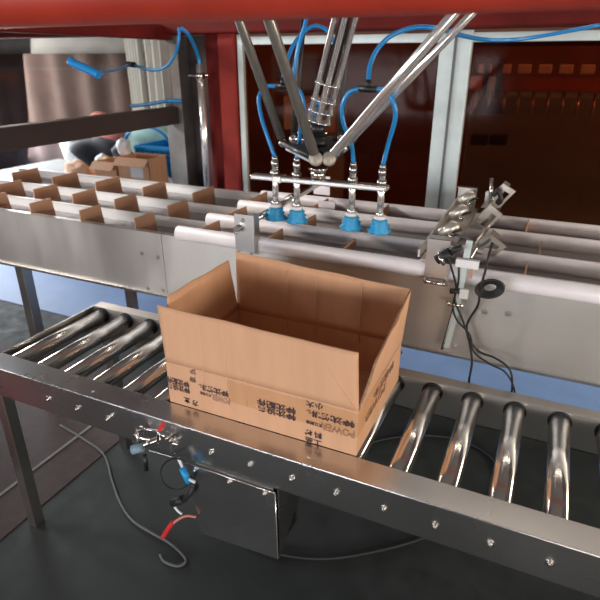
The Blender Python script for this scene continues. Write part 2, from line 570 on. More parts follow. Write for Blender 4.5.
# corrugated rim of the right flap, curved crease near the right corner
MB().tube([(X1 - .001, Y0 + .005, ZC + .002), V((X1, Y0 + .004, ZC)).lerp(QN, .5), QN], 0.0032, n=8).tube([QN, QN.lerp(QF, .5), QF], 0.0028, n=8).build('corrugated_edge', 'card_edge', bx)
MB().tube([(-0.425, Y0 - .0006, 0.975), (-0.405, Y0 - .0006, 0.935), (-0.36, Y0 - .0004, 0.87), (-0.33, Y0 - .0002, 0.835)], 0.0012, n=8).build('crease', 'card', bx)
# pressed creases, in a lighter cardboard tone, on the front and inside the back
for x in (-0.765, -0.69, -0.634):
    MB().cyl((x, Y0 - 0.0002, 0.76), (x - 0.002, Y0 - 0.0002, 0.985), 0.0012, n=8).build('crease', 'card_light', bx)
for x in (-0.70, -0.60, -0.455):
    MB().cyl((x, Y1 - T - 0.001, 0.80), (x, Y1 - T - 0.0005, 0.998), 0.0016, n=8).build('crease', 'card_light', bx)


def text(body_, loc, size, face, mat, flip=True, outline=False, sx=1.0, name='printed_text', parent=bx, line=0.9, gapc=1.0):
    cu = bpy.data.curves.new('t', 'FONT')
    cu.body = body_
    cu.size = size
    cu.align_x = 'CENTER'
    cu.align_y = 'CENTER'
    cu.space_line = line
    cu.space_character = gapc
    cu.resolution_u = 2
    if outline:
        cu.fill_mode = 'NONE'
        cu.bevel_depth = 0.0004
        cu.bevel_resolution = 0
    else:
        cu.offset = size * 0.03
    o = bpy.data.objects.new('t', cu)
    COL.objects.link(o)
    bpy.context.view_layer.update()
    me = bpy.data.meshes.new_from_object(o.evaluated_get(bpy.context.evaluated_depsgraph_get()))
    bpy.data.objects.remove(o)
    rot = Matrix.Rotation(PI / 2, 4, 'X')
    if flip:
        rot = Matrix.Rotation(PI, 4, 'Y') @ rot
    if face == '+x':
        rot = Matrix.Rotation(PI / 2, 4, 'Z') @ rot
    me.transform(Matrix.Translation(V(loc) - wloc(parent)) @ rot @ Matrix.Diagonal((sx, 1, 1, 1)))
    me.name = name
    me.materials.clear()
    me.materials.append(M[mat])
    r_ = bpy.data.objects.new(name, me)
    COL.objects.link(r_)
    r_.parent = parent
    return r_


FY = Y0 - 0.0012


def onf(x, y):
    p = P(x, y, FY)
    return (p.x, FY, p.z)


text('特沈设备\n特沈配件', onf(276, 409), 0.021, 'f', 'ink', sx=1.35, line=0.95)
text('特沈设备\n特沈配件', onf(178, 384.5), 0.021, 'f', 'ink', sx=0.92, line=0.95)
text('特沈烧瓶', onf(213.5, 390), 0.021, 'f', 'ink', sx=1.15)
text('POWER', onf(221, 399), 0.027, 'f', 'ink_pale', outline=True, sx=0.62)
text('浙江制造', onf(205.5, 394), 0.010, 'f', 'ink', sx=0.9)
text('特沈烧瓶', onf(330, 418), 0.021, 'f', 'ink', sx=1.55)
text('POWER', onf(338, 430), 0.030, 'f', 'ink_pale', outline=True, sx=0.85)
text('浙江制造', onf(314, 423.5), 0.011, 'f', 'ink')
for t_, x, y in (('大', 310, 404), ('小', 319, 406), ('材', 308.5, 432), ('料', 318, 435), ('品', 309, 440), ('工', 317.5, 442.5), ('立', 187, 400), ('方', 195, 403), ('注', 192.5, 371), ('意', 192.5, 379)):
    text(t_, onf(x, y), 0.020, 'f', 'ink' if y > 379 else 'ink_pale', sx=1.1)
text('特沈烧瓶', (X1 + 0.0012, 1.25, 0.802), 0.025, '+x', 'ink_pale', sx=2.0)
text('POWER', (X1 + 0.0012, 1.18, 0.772), 0.034, '+x', 'ink', outline=True, sx=1.5)

# ================================================================== JUNCTION BOX + SENSOR BRACKET UNDER THE RAIL
jb = thing('junction_box', (-0.63, 1.03, 0.335), 'flat grey steel junction box bolted under the near conveyor rail', 'junction box')
MB().slab([(-0.785, 0.952, 0.585), (-0.507, 0.952, 0.585), (-0.503, 0.952, 0.355), (-0.755, 0.952, 0.338)], 0.004, (0, -1, 0)).build('cover_plate', 'rail', jb)
MB().box((-0.755, 0.953, 0.355), (-0.515, 0.957, 0.594)).box((-0.755, 0.953, 0.352), (-0.515, 1.10, 0.357)).box((-0.757, 0.953, 0.355), (-0.753, 1.10, 0.594)).box((-0.515, 1.085, 0.355), (-0.755, 1.10, 0.594)).box((-0.45, 1.06, 0.594), (-0.76, 1.10, 0.56)).build('housing', 'rail', jb)
MB().slab([(-0.505, 0.957, 0.595), (-0.505, 1.10, 0.595), (-0.505, 1.10, 0.46), (-0.505, 0.957, 0.352)], 0.003, (1, 0, 0)).build('side_plate', 'rail', jb)
for x in (-0.752, -0.643, -0.537):
    hexbolt((x, 0.948, 0.574), (0, -1, 0)).build('bolt', 'chrome', jb)
MB().cyl((-0.785, 0.948, 0.5855), (-0.507, 0.948, 0.5855), 0.0014, n=8).cyl((-0.507, 0.948, 0.585), (-0.503, 0.948, 0.356), 0.0014, n=8).build('edge_highlight', 'bright', jb)  # bright strip added along the cover edges as a drawn highlight

sb = thing('sensor_bracket', P(155, 470, 0.93), 'small sensor bracket of thin rods with red and pale blue tips on the near rail', 'sensor bracket')
A = lambda x, y, Y=0.93: P(x, y, Y)
MB().tube([A(135, 428), A(158, 431), A(158, 440)], 0.0035, smooth=False).tube([A(136, 428), A(139, 450, .92)], 0.004, smooth=False).tube([A(139, 438, .92), A(160, 441, .95), A(178, 444, .955)], 0.004, smooth=False).build('rod', 'chrome', sb)
MB().cyl(A(134, 450, .91), A(160, 438, .94), 0.007).build('rod', 'chrome', sb)
MB().cyl(A(132, 450, .905), A(143, 447, .92), 0.013, n=16).build('pale_blue_sensor', M['blue_grey'], sb)
MB().slab([A(157, 430, .93), A(163, 421, .93), A(164, 427, .93), A(160, 432, .93)], 0.005).build('red_tip', 'red_plastic', sb)
MB().cyl(A(145, 455, .92), A(146.5, 470, .92), 0.006).build('sensor_body', 'black', sb)
MB().box(A(164, 446, .957) + V((0, -0.02, 0)), A(173, 433, .957), 0.002).build('clamp', 'rail', sb)
for q in ((136, 434), (139, 441), (167, 438), (171, 440)):
    hexbolt(A(q[0], q[1], .93), (0, -1, 0), 0.005).build('bolt', 'chrome', sb)
MB().tube([A(148, 450, .94), A(165, 455, .95), A(184, 461, .953)], 0.0012).build('thin_wire', 'chrome', sb)

MB_ = MB()
lp = [A(176 + 17 * math.cos(a) * .92, 474 + 15.5 * math.sin(a), .93 + .006 * math.sin(a * 2)) for a in [(-0.9 - k * 0.35) for k in range(16)]]
cb = thing('cable', A(175, 490), 'black cable coiled in a loop beside the junction box under the rail', 'cable')
MB().tube(lp, 0.0028).build('coil', 'rubber', cb)
MB().tube([A(178, 458), A(181, 464), A(184, 471)], 0.004).build('white_tie', 'white', cb)
MB().cyl(A(182, 468, .925), A(189, 482, .925), 0.009).build('blue_plug', 'blue_plastic', cb)
MB().cyl(A(189, 479, .92), A(195, 482.5, .92), 0.004).build('white_pin', 'white', cb)
cc = thing('cable', A(185, 512), 'black plug with red and pale wires beside the junction box', 'cable')
MB().tube([A(193, 486, .94), A(190, 494), A(183, 500), A(176, 503)], 0.007).cyl(A(184, 499), A(173, 503), 0.012).build('plug', 'rubber', cc)
MB().tube([A(174, 506), A(178, 511), A(182, 514)], 0.0035).build('white_wire', 'white', cc)
MB().tube([A(196, 517, .94), A(186, 516), A(176, 521), A(168, 529), A(163, 536)], 0.0035).build('pale_wire', 'pink', cc)
MB().tube([A(173, 522), A(168, 529), A(163, 537)], 0.007).build('red_sleeve', 'red_plastic', cc)

# cables on the floor
ft = [(75, 432, ), ]


def onz(x, y, z):
    d = FW + RT * ((x - 300) / F) - UP * ((y - 300) / F)
    return CAM + d * ((z - CAM.z) / d.z)


c1 = MB().tube([onz(x, y, 0.006) for x, y in ((60, 425), (85, 440), (104, 455), (112, 480), (120, 502), (132, 520), (150, 532), (168, 542), (180, 552), (186, 561), (178, 566), (165, 562), (160, 555))], 0.005).build('floor_cable', 'cable_grey')
tag(c1, 'thin grey cable trailing in an open hook across the dark floor at lower left', 'cable')
E_ = [(-0.97, 1.45, .008), (-0.95, 1.30, .008), (-0.80, 1.235, .008), (-0.65, 1.235, .008), (-0.51, 1.277, .008), (-0.38, 1.36, .008), (-0.22, 1.50, .008), (-0.08, 1.68, .008), (0.02, 1.88, .008), (-0.02, 2.06, .008), (-0.16, 2.14, .008), (-0.33, 2.11, .008), (-0.50, 2.0, .008), (-0.62, 1.85, .008)]
hp = MB().tube(E_, 0.0075).build('floor_hose', 'rubber')
tag(hp, 'black hose lying in a wide ring on the dark floor under the rollers', 'hose')

# ================================================================== LANE CONVEYOR (upper)
lc = thing('lane_conveyor', (-0.7, 1.97, 0), 'stainless lane conveyor with low walls and brown dividers behind the cardboard box', 'conveyor')
LX0, LX1 = -3.0, 1.3
YS = [1.60, 1.81, 2.06, 2.26]
ZTOP = 0.992
MB().box((LX0, 1.597, 0.735), (-1.322, 1.600, ZTOP), 0.0006).box((LX0, 1.597, ZTOP - 0.003), (-1.322, 1.622, ZTOP)).build('side_panel', 'steel_panel', lc)
MB().box((-1.320, 1.597, 0.735), (LX1, 1.600, ZTOP), 0.0006).box((-1.320, 1.597, ZTOP - 0.003), (LX1, 1.622, ZTOP)).build('side_panel', 'steel_panel', lc)
MB().box((LX0, 1.588, 0.727), (LX1, 1.66, 0.738), 0.001).build('lower_flange', 'steel', lc)
MB().box((LX0, 2.36, 0.735), (LX1, 2.363, ZTOP), 0.0006).box((LX0, 2.352, ZTOP - 0.003), (LX1, 2.375, ZTOP)).build('side_panel', 'lane_steel', lc)
MB().box((LX0, 1.60, 0.943), (LX1, 2.36, 0.948)).build('belt', 'belt', lc)
for y in (1.81, 2.06):
    MB().box((LX0, y - 0.0015, 0.948), (LX1, y + 0.0015, ZTOP), 0.0004).box((LX0, y - 0.006, ZTOP - 0.003), (LX1, y + 0.006, ZTOP)).build('lane_wall', 'lane_steel', lc)
for x in (-2.2, 0.9):
    for y in (1.62, 2.30):
        B((x - 0.025, y, 0.0), (x + 0.025, y + 0.05, 0.735), 0.002).build('leg', 'steel', lc)
# brown dividers standing across the lanes
lanes = [(1.603, 1.806), (1.814, 2.055), (2.065, 2.355)]
div = [[(82, 208), (144, 209), (206, 222)], [(75, 188), (115, 195), (169, 202), (232, 210)], [(94, 180), (142, 184), (194, 192), (240, 200)]]


def divider(x, l, h=0.086):
    y0, y1 = l
    y0 += .004
    y1 = y0 + 0.66 * (y1 - y0)
    MB().slab([(x, y0, 0.9485), (x, y1, 0.9485), (x, y1 - 0.012, 0.9485 + h), (x, y0 + 0.004, 0.9485 + h)], 0.004, (1, 0, 0)).build('divider', 'divider', lc)


dxs = [[P(x, y, 1.607).x for x, y in ((80, 222), (135, 231), (202, 240), (267, 248), (342, 260))],
       [P(x, y, 1.818).x for x, y in ((72, 200), (114, 206), (167, 214), (228, 222), (300, 231))],
       [P(x, y, 2.069).x for x, y in ((95, 187), (142, 192), (192, 197), (248, 204), (312, 212))]]
for dd in dxs:
    dd.append(2 * dd[0] - dd[1])
    dd.append(2 * dd[0] - dd[1] + dd[0] - dd[1])
    for _ in range(3):
        dd.append(max(dd) + 0.28)
for l, dd in zip(lanes, dxs):
    for x in dd:
        divider(x, l)
# guide bars
PX0 = -1.245
gb = None
for y in (1.607, 1.813, 2.063, 2.27):
    MB().cyl((PX0, y, 1.004), (LX1 - .02, y, 1.004), 0.027, n=32).build('guide_bar', 'pvc', lc)
# bolts on the panel
for p in ((142, 253), (158, 257), (148, 288), (163, 290), (400, 352), (455, 346), (485, 312), (478, 351), (508, 314)):
    q = P(p[0], p[1], 1.597)
    hexbolt(q, (0, -1, 0), 0.006, 0.004).build('bolt', 'steel', lc)
# pale plates between the bars
for q in ((-0.945, 1.825), (-0.93, 2.075)):
    MB().box((q[0] + 0.045, q[1] + .03, 0.99), (q[0] + 0.12, q[1] + .033, 1.055), 0.0008).build('cross_plate', 'pvc', lc)

# left cross rod with its bent end plate
gr = thing('guide_bracket', (-0.93, 1.57, 0.975), 'bent steel end plate with a chrome cross rod over the guide bars behind the box', 'bracket')
MB().box((-0.972, 1.566, 0.985), (-0.892, 1.569, 1.118), 0.0008).box((-0.895, 1.566, 0.985), (-0.892, 1.60, 1.118), 0.0006).build('end_plate', 'steel', gr)
MB().cyl((-0.952, 1.545, 1.070), (-0.952, 2.33, 1.088), 0.0115).build('cross_rod', 'chrome', gr)
MB().tube([(-0.955, 1.560, 0.985), (-0.955, 1.552, 0.975), (-0.905, 1.552, 0.975), (-0.905, 1.560, 0.985)], 0.004, smooth=False).build('hook', 'chrome', gr)
for x, z in ((-0.937, 1.098), (-0.967, 1.05)):
    hexbolt((x, 1.566, z), (0, -1, 0), 0.005).build('bolt', 'chrome', gr)
MB().box((-0.995, 2.31, 1.03), (-0.915, 2.314, 1.115), 0.0008).build('rear_plate', 'pvc', gr)
MB().cyl((-0.952, 1.95, 1.080), (-0.952, 1.99, 1.081), 0.020).build('shaft_collar', 'chrome', gr)

# ================================================================== RIGHT SENSOR BRIDGE
br = thing('sensor_bridge', (-0.28, 1.57, 0.975), 'stainless bridge plate with shiny sensor clamps crossing the guide bars at right', 'bracket')
MB().box((-0.305, 1.566, 0.995), (-0.236, 1.569, 1.119), 0.0008).box((-0.305, 1.566, 1.116), (-0.236, 1.60, 1.119)).build('end_plate', 'steel', br)
MB().box((-0.330, 1.60, 1.032), (-0.255, 2.32, 1.036), 0.0008).build('bridge_plate', 'steel_panel', br)
MB().box((-0.345, 2.315, 1.032), (-0.270, 2.319, 1.124), 0.0008).box((-0.345, 2.29, 1.121), (-0.270, 2.319, 1.124)).build('end_plate', 'steel', br)
MB().cyl((-0.298, 1.553, 0.985), (-0.236, 1.553, 0.985), 0.006).build('foot_rod', 'chrome', br)
for x in (-0.296, -0.238):
    MB().lathe((x, 1.566, 0.985), [(0.010, 0), (0.010, 0.006), (0.006, 0.010), (0.006, 0.016)], axis=(0, -1, 0), n=20).build('foot_knob', 'chrome', br)


def clampy(x, y, z, label, mat='dull_clamp', s=1.0):
    c = thing('sensor_clamp', (x, y, z), label, 'sensor', 'clamped sensors along the right bridge plate')
    s *= 0.74
    MB().lathe((x, y, z + 0.045 * s), [(0.012 * s, -0.055 * s), (0.028 * s, -0.045 * s), (0.032 * s, 0), (0.028 * s, 0.03 * s), (0.016 * s, 0.042 * s), (0.006 * s, 0.046 * s)], axis=(0.75, 0.1, 0.55), n=20).build('clamp_body', mat, c)
    MB().box((x - 0.022 * s, y - 0.022 * s, z), (x + 0.022 * s, y + 0.022 * s, z + 0.012 * s), 0.002).box((x - 0.006, y - 0.012 * s, z), (x + 0.006, y + 0.012 * s, z + 0.035 * s), 0.001).build('foot', 'steel', c)
    MB().cyl((x + 0.012 * s, y - 0.02 * s, z + 0.035 * s), (x + 0.055 * s, y - 0.03 * s, z + 0.055 * s), 0.006 * s).build('lever', 'rubber', c)
    MB().ball((x + 0.01 * s, y - 0.036 * s, z + 0.022 * s), 0.010 * s, sub=2).build('screw', 'chrome', c)
    return c


for (px_, py_, yy), lb in (((468, 197, 2.25), 'rearmost shiny sensor clamp against the tall end plate of the right bridge'),
                           ((460, 211, 2.04), 'shiny sensor clamp in the middle of the right bridge plate'),
                           ((450, 228, 1.83), 'shiny sensor clamp on the bridge behind the copper coloured one')):
    q = P(px_, py_, yy)
    clampy(q.x, yy, q.z - 0.036, lb)
clampy(-0.285, 1.60, 1.078, 'copper orange sensor clamp at the front of the right bridge', 'orange', 0.62)
# sloping web that carries the clamps
MB().slab([(-0.335, 1.62, 1.036), (-0.335, 2.30, 1.036), (-0.335, 2.30, 1.085), (-0.335, 1.62, 1.060)], 0.006, (-1, 0, 0)).build('web', 'steel_panel', br)

ss = thing('plug_connector', P(448, 255, 1.53), 'black cylindrical plug connector pointing sideways in front of the right bridge', 'connector')
MB().cyl(P(437, 260, 1.53), P(450, 252, 1.53), 0.014).cyl(P(450, 252, 1.53), P(462, 247, 1.53), 0.009).build('plug_body', 'rubber', ss)
MB().tube([P(440, 252, 1.54), P(441, 259, 1.52), P(444, 264, 1.53)], 0.007).build('plug_ring', 'chrome', ss)

# rhombus channel brackets on the right


def channel(pts, Y, label):
    """open rectangular channel, its outline leaning up to the right"""
    q = [P(x, y, Y) for x, y in pts]
    c = thing('channel_bracket', V(((q[0].x + q[2].x) / 2, Y, min(v.z for v in q))), label, 'bracket', 'tilted channel brackets over the right guide bars')
    mb = MB()
    d = V((0, 0.05, 0))
    ctr = sum(q, V()) / 4
    inn = [ctr + (v - ctr) * 0.62 for v in q]
    # upper face: solid strip, lower side open frame
    mb.slab([q[0], q[1], q[1] * .55 + q[2] * .45, q[0] * .55 + q[3] * .45], 0.05, (0, 1, 0))
    mb.build('channel', 'dull_clamp', c)
    fm = MB()
    for a, b_ in ((1, 2), (2, 3), (3, 0)):
        fm.slab([q[a], q[b_], inn[b_], inn[a]], 0.012, (0, -1, 0))
    fm.build('open_frame', 'dull_clamp', c)
    hexbolt(ctr.lerp(q[0], .5) + V((0, -0.001, 0.01)), (0, -1, 0), 0.006).build('bolt', 'chrome', c)
    return c


channel([(481, 207), (504, 183), (516, 191), (500, 207)], 2.26, 'rearmost tilted channel bracket beside the small white block')
channel([(468, 226), (491, 204), (503, 214), (486, 231)], 2.03, 'tilted channel bracket between the front and the rearmost ones')
channel([(466, 250), (491, 233), (507, 246), (488, 260)], 1.80, 'frontmost tilted channel bracket above the cable coil')
cr = thing('bracket_rail', (-0.17, 2.0, 1.0), 'dark slanting rod carrying the tilted channel brackets across the guide bars', 'rod')
MB().cyl((-0.195, 1.62, 1.035), (-0.175, 2.36, 1.055), 0.010).build('rod', 'steel', cr)
for y in (1.63, 2.30):
    MB().box((-0.205, y - 0.01, 1.0), (-0.175, y + 0.01, 1.05), 0.002).build('rod_support', 'steel', cr)
wb = thing('white_clamp_block', P(490, 204, 2.25), 'small white clamp block with an upright pin behind the tilted brackets', 'clamp')
MB().box(P(484, 203, 2.27), P(496, 193, 2.27) + V((0, 0.03, 0)), 0.003).build('block', 'white', wb)
MB().cyl(P(490, 206, 2.26), P(492, 178, 2.26), 0.007).build('pin', 'chrome', wb)
MB().tube([P(493, 196, 2.24), P(498, 190, 2.24), P(501, 200, 2.24), P(497, 204, 2.25)], 0.009).build('cable_tail', 'rubber', wb)

# upright rod in front of the panel
ur = thing('sensor_rod', P(445, 345, 1.565), 'slim upright steel rod with white clamps in front of the right panel', 'rod')
def strip(a, b_, w_, Y, th):
    a, b_ = P(a[0], a[1], Y), P(b_[0], b_[1], Y)
    return [a - V((w_, 0, 0)), a + V((w_, 0, 0)), b_ + V((w_, 0, 0)), b_ - V((w_, 0, 0))]


MB().slab(strip((458, 304), (446, 347), 0.010, 1.562, 0), 0.006, (0, -1, 0)).build('slotted_strip', 'alu', ur)
MB().slab(strip((455, 304), (442.5, 348), 0.004, 1.568, 0), 0.012, (0, -1, 0)).build('strip_edge', 'black', ur)
MB().slab(strip((470, 240), (457, 306), 0.009, 1.560, 0), 0.008, (0, -1, 0)).build('rod', 'alu', ur)
MB().slab(strip((464, 266), (454.5, 306), 0.003, 1.566, 0), 0.010, (0, -1, 0)).build('rod_edge', 'black', ur)
MB().box(P(456, 265, 1.55), P(480, 260, 1.55) + V((0, -0.018, 0)), 0.002).build('white_clamp', 'white', ur)
MB().box(P(459, 297, 1.556), P(469, 289, 1.556) + V((0, -0.012, 0)), 0.002).build('white_clamp', 'white', ur)
MB().cyl(P(448, 261, 1.535), P(448, 261, 1.56), 0.009).cyl(P(450, 291, 1.55), P(460, 291, 1.55), 0.008).build('knob', 'black', ur)
MB().cyl(P(446, 303, 1.555), P(463, 306, 1.555), 0.007).build('cross_pin', 'chrome', ur)
MB().box(P(469, 277, 1.545), P(474, 264, 1.545) + V((0, -.01, 0)), 0.001).build('spring', 'divider', ur)

# cables
k1 = MB().tube([P(448, 257, 1.52), P(456, 285, 1.545), P(455, 300, 1.55), P(462, 318, 1.55), P(470, 340, 1.55), P(480, 352, 1.55), P(495, 358, 1.54), P(510, 370, 1.53), P(512, 390, 1.53), P(508, 405, 1.53)], 0.0032).build('sensor_cable', 'rubber')
tag(k1, 'black cable running from the plug connector down the panel', 'cable')
k2 = MB().tube([P(459, 262, 1.545), P(458, 285, 1.55), P(453, 305, 1.55), P(457, 320, 1.55), P(470, 335, 1.545), P(474, 352, 1.54), P(490, 364, 1.53), P(505, 372, 1.53), P(514, 388, 1.53), P(514, 406, 1.53)], 0.0028).build('sensor_cable', 'rubber')
tag(k2, 'thinner black cable looping off the upright rod beneath its white clamp', 'cable')
k3 = MB().tube([P(492, 243, 1.60), P(489, 255, 1.54), P(485, 272, 1.535), P(480, 290, 1.54), P(478, 305, 1.55), P(467, 325, 1.555), P(470, 345, 1.55), P(472, 362, 1.545), P(469, 381, 1.54), P(469, 395, 1.53)], 0.0036).build('sensor_cable', 'rubber')
tag(k3, 'black cable hanging through the coil straight down to the far rail', 'cable')
k4 = MB().tube([P(444, 232, 1.90), P(452, 234, 1.85), P(466, 238, 1.80), P(478, 246, 1.78), P(490, 240, 1.75)], 0.005).build('sensor_cable', 'cable_grey')
tag(k4, 'dark cable arching between the shiny sensor clamps and the tilted brackets', 'cable')
coil = thing('cable_coil', P(490, 297, 1.545), 'flat black coil of cable tied with bands in front of the right panel', 'cable coil')
cc_ = P(490, 288, 1.545)
for i in range(7):
    R_ = 0.020 + 0.0030 * i
    MB().tube([cc_ + V((R_ * math.cos(a), -0.002 * i + .004, R_ * 0.72 * math.sin(a) + 0.18 * R_ * math.cos(a))) for a in [2 * PI * k / 24 for k in range(25)]], 0.0038, res=2).build('cable_turn', 'rubber', coil)
for s_ in (-1, 1):
    MB().box(cc_ + V((s_ * 0.038 - 0.004, -0.010, -0.007 + s_ * .006)), cc_ + V((s_ * 0.038 + 0.004, 0.014, 0.007 + s_ * .006)), 0.002).build('tie', 'alu', coil)

# ================================================================== VACUUM GRIPPER
GY = 1.75
vg = thing('vacuum_gripper', (-0.74, GY, 1.06), 'chrome gripper bar with four blue suction cups above the guide bars', 'gripper')
MB().box((-0.997, GY - 0.022, 1.203), (-0.487, GY + 0.022, 1.221), 0.005, seg=3).build('bar', 'bright', vg)
MB().box((-0.905, GY - 0.026, 1.200), (-0.87, GY + 0.026, 1.224), 0.003).build('bar_clamp', 'steel', vg)
MB().cyl((-0.737, GY, 1.221), (-0.737, GY, 1.255), 0.026).cyl((-0.737, GY, 1.255), (-0.737, GY, 1.262), 0.034).build('hub', 'chrome', vg)
cups = [P(276, 219, GY), P(297, 221, GY), P(351, 228, GY), P(379, 231, GY)]
sc0 = None
for i, c in enumerate(cups):
    z = 1.062
    base = V((c.x, GY, z))
    if sc0 is None:
        prof = [(0.040, 0.000), (0.041, 0.003), (0.028, 0.015), (0.034, 0.022), (0.024, 0.030), (0.029, 0.037), (0.021, 0.044)]
        s0 = MB().lathe(base, prof, wave=9, amp=0.0028, n=54).build('suction_cup', 'blue_rubber', vg)
        MB().cyl(base + V((0, 0, 0.0445)), base + V((0, 0, 0.056)), 0.021).build('collar', 'white', s0)
        MB().cyl(base + V((0, 0, 0.056)), base + V((0, 0, 0.190)), 0.0110).cyl(base + V((0, 0, .056)), base + V((0, 0, .066)), 0.014, n=6).build('stem', 'bright', s0)
        MB().cyl(base + V((0, 0, 0.190)), base + V((0, 0, 0.212)), 0.0125, n=6).cyl(base + V((0, 0, 0.212)), base + V((0, 0, 0.226)), 0.010).build('hose_fitting', 'steel', s0)
        MB().cyl(base + V((0, 0, 0.160)), base + V((0, 0, 0.176)), 0.016, n=6).build('stem_nut', 'steel', s0)
        sc0, b0 = s0, base
    else:
        cpy = copy_tree(sc0, vg, base - b0)

# ================================================================== DELTA ROBOT
RZ = 1.33
dr = thing('delta_robot', (-0.745, 1.78, RZ), 'delta robot with slanted rods and a chrome centre column above the lanes', 'robot')
ctr = V((-0.745, 1.765, RZ - .012))
JL = [onz(283, 143, RZ), onz(316, 159, RZ)]
JR = [onz(329, 159, RZ), onz(354, 140, RZ)]
JB = [onz(293, 139, RZ), onz(340, 139, RZ)]
pl = MB().cyl(ctr + V((0, 0, -.014)), ctr + V((0, 0, 0.004)), 0.075, n=32)
for pr in (JL, JR, JB):
    mid = (pr[0] + pr[1]) / 2
    d = (pr[1] - pr[0]).normalized()
    n_ = V((-d.y, d.x, 0))
    a0 = ctr.lerp(mid, 0.15)
    pl.slab([pr[0] + d * .03 + V((0, 0, -.02)), pr[1] - d * .03 + V((0, 0, -.02)), ctr + d * .05 + V((0, 0, -.012)), ctr - d * .05 + V((0, 0, -.012))], 0.026, (0, 0, 1))
pl.build('platform', 'black', dr)
for pr in (JL, JR, JB):
    MB().cyl(pr[0], pr[1], 0.011).build('joint_axle', 'black', dr)
MB().cyl(ctr + V((0, 0, 0.0)), ctr + V((0, 0, 0.045)), 0.030).build('flange', 'black', dr)
# elbows well above the beams
top_z = 2.05


def extend(j, pxy, Y):
    q = P(pxy[0], pxy[1], Y)
    d = (q - j).normalized()
    return j + d * ((top_z - j.z) / d.z)


tips = []
rods = [(JL[0], (241, 25), JL[0].y - 0.16, 'arm_grey', 0.0150), (JL[1], (271, 25), JL[1].y - 0.16, 'arm_grey', 0.0150),
        (JR[0], (447, 22), JR[0].y + 0.07, 'bright', 0.0145), (JR[1] + V((0, -.30, 0)), (462, 24), JR[0].y + 0.20, 'bright', 0.0115),
        (JB[0], (303, 25), JB[0].y + 0.20, 'black', 0.0110), (JB[1], (347, 25), JB[1].y + 0.20, 'black', 0.0110)]
JR2 = P(343, 148, JR[0].y + 0.16)
for k, (j, pxy, Y, mat, rad) in enumerate(rods):
    if k == 3:
        j = JR2
    e = extend(j, pxy, Y)
    tips.append(e)
    d = (e - j).normalized()
    rd = MB().cyl(j + d * 0.02, e, rad, n=24).build('arm_rod', mat, dr)
    if k in (1, 2):
        ax = V((0.25, -1, 0.25)).normalized()
        MB().lathe(j - ax * 0.008, [(0.017, 0), (0.021, 0.003), (0.021, 0.018), (0.015, 0.021), (0.009, 0.0205), (0.006, 0.024)], axis=ax, n=28).build('ball_joint', 'joint', rd)
    else:
        MB().ball(j, 0.015, sub=3).build('ball_joint', 'steel', rd)
    MB().ball(e, 0.022, sub=3).build('elbow_joint', 'chrome', rd)
# springs beside the joints
MB().cyl(JL[0] + V((0.02, 0.03, 0.01)), JL[0] + V((0.12, 0.05, 0.012)), 0.006).cyl(JL[0] + V((0.03, 0.06, 0.03)), JL[0] + V((0.13, 0.09, 0.03)), 0.004).build('spring', 'chrome', dr)
# upper arms to the base disc, base above the beam
BC = V((-0.66, 1.80, 2.42))
for a, b_ in ((0, 1), (2, 3), (4, 5)):
    mid = (tips[a] + tips[b_]) / 2
    MB().cyl(tips[a], tips[b_], 0.016).build('elbow_axle', 'chrome', dr)
    dirv = (mid - BC)
    dirv.z = 0
    root = BC + dirv.normalized() * 0.16
    MB().cyl(mid, root, 0.024, 0.036).build('upper_arm', 'arm_grey', dr)
MB().cyl(BC + V((0, 0, -.03)), BC + V((0, 0, 0.05)), 0.22, n=48).cyl(BC + V((0, 0, .05)), BC + V((0, 0, 0.16)), 0.14, n=48).build('base', 'white', dr)
# telescopic centre column: three tubes with ring plates
cb0 = P(316, 131, 1.77)
ct0 = P(344, 22, 1.78)
ax = (ct0 - cb0).normalized()
ctop = cb0 + ax * ((2.36 - cb0.z) / ax.z)
dep = CAM - cb0
dep = (dep - ax * dep.dot(ax)).normalized()
sid = ax.cross(dep).normalized()
cyl_ = MB()
for k, off in enumerate((sid * 0.031, dep * 0.020, sid * -0.031, dep * -0.028)):
    MB().cyl(cb0 + off + ax * 0.028, ctop + off, 0.0090).build('column_tube', 'bright', dr)
for h in (0.03, 0.062, 0.098, 0.150):
    MB().cyl(cb0 + ax * h, cb0 + ax * (h + 0.005), 0.044, n=40).build('ring_plate', 'bright', dr)
MB().cyl(cb0 + ax * 0.15, ctop, 0.017).build('column_core', 'black', dr)  # black core added to darken the gaps between the tubes
MB().cyl(cb0 + ax * 0.03, cb0 + ax * 0.15, 0.012).build('column_core', 'steel', dr)
MB().cyl(cb0 + ax * -.01, cb0 + ax * 0.029, 0.030).cyl(cb0 + V((0, 0, 0.005)), ctr + V((0, 0, 0.04)), 0.020).ball(cb0 + V((0, 0, -.004)), 0.027, sub=3).build('universal_joint', 'black', dr)
gt = thing('gantry', (-0.66, 1.80, 2.6), 'red overhead gantry above the view that the robot base hangs from', 'gantry')
MB().box((-3.4, 1.72, 2.585), (1.7, 1.88, 2.70), 0.01).build('gantry_beam', 'dark_red', gt)
for x in (-3.4, 1.62):
    B((x, 1.72, 0), (x + .08, 1.88, 2.585), 0.006).build('gantry_post', 'dark_red', gt)

# ================================================================== AIR HOSES
HR = 0.0072


def cuptop(i):
    return V((cups[i].x, GY, 1.062 + 0.224))


def tee(p, label, w_=0.045):
    t_ = thing('tee_fitting', p, label, 'fitting', 'black tee fittings of the air hoses')
    MB().cyl(p - V((w_ / 2, 0, 0)), p + V((w_ / 2, 0, 0)), 0.010).build('barrel', 'black', t_)
    MB().cyl(p, p + V((0, 0, 0.026)), 0.009).build('branch', 'black', t_)
    return t_


t1 = P(283, 86, 1.80)
t2 = P(368, 89, 1.70)
tee(t1, 'black tee fitting joining the left pair of blue hoses', 0.05)
tee(t2, 'black tee fitting joining the right pair of blue hoses', 0.055)


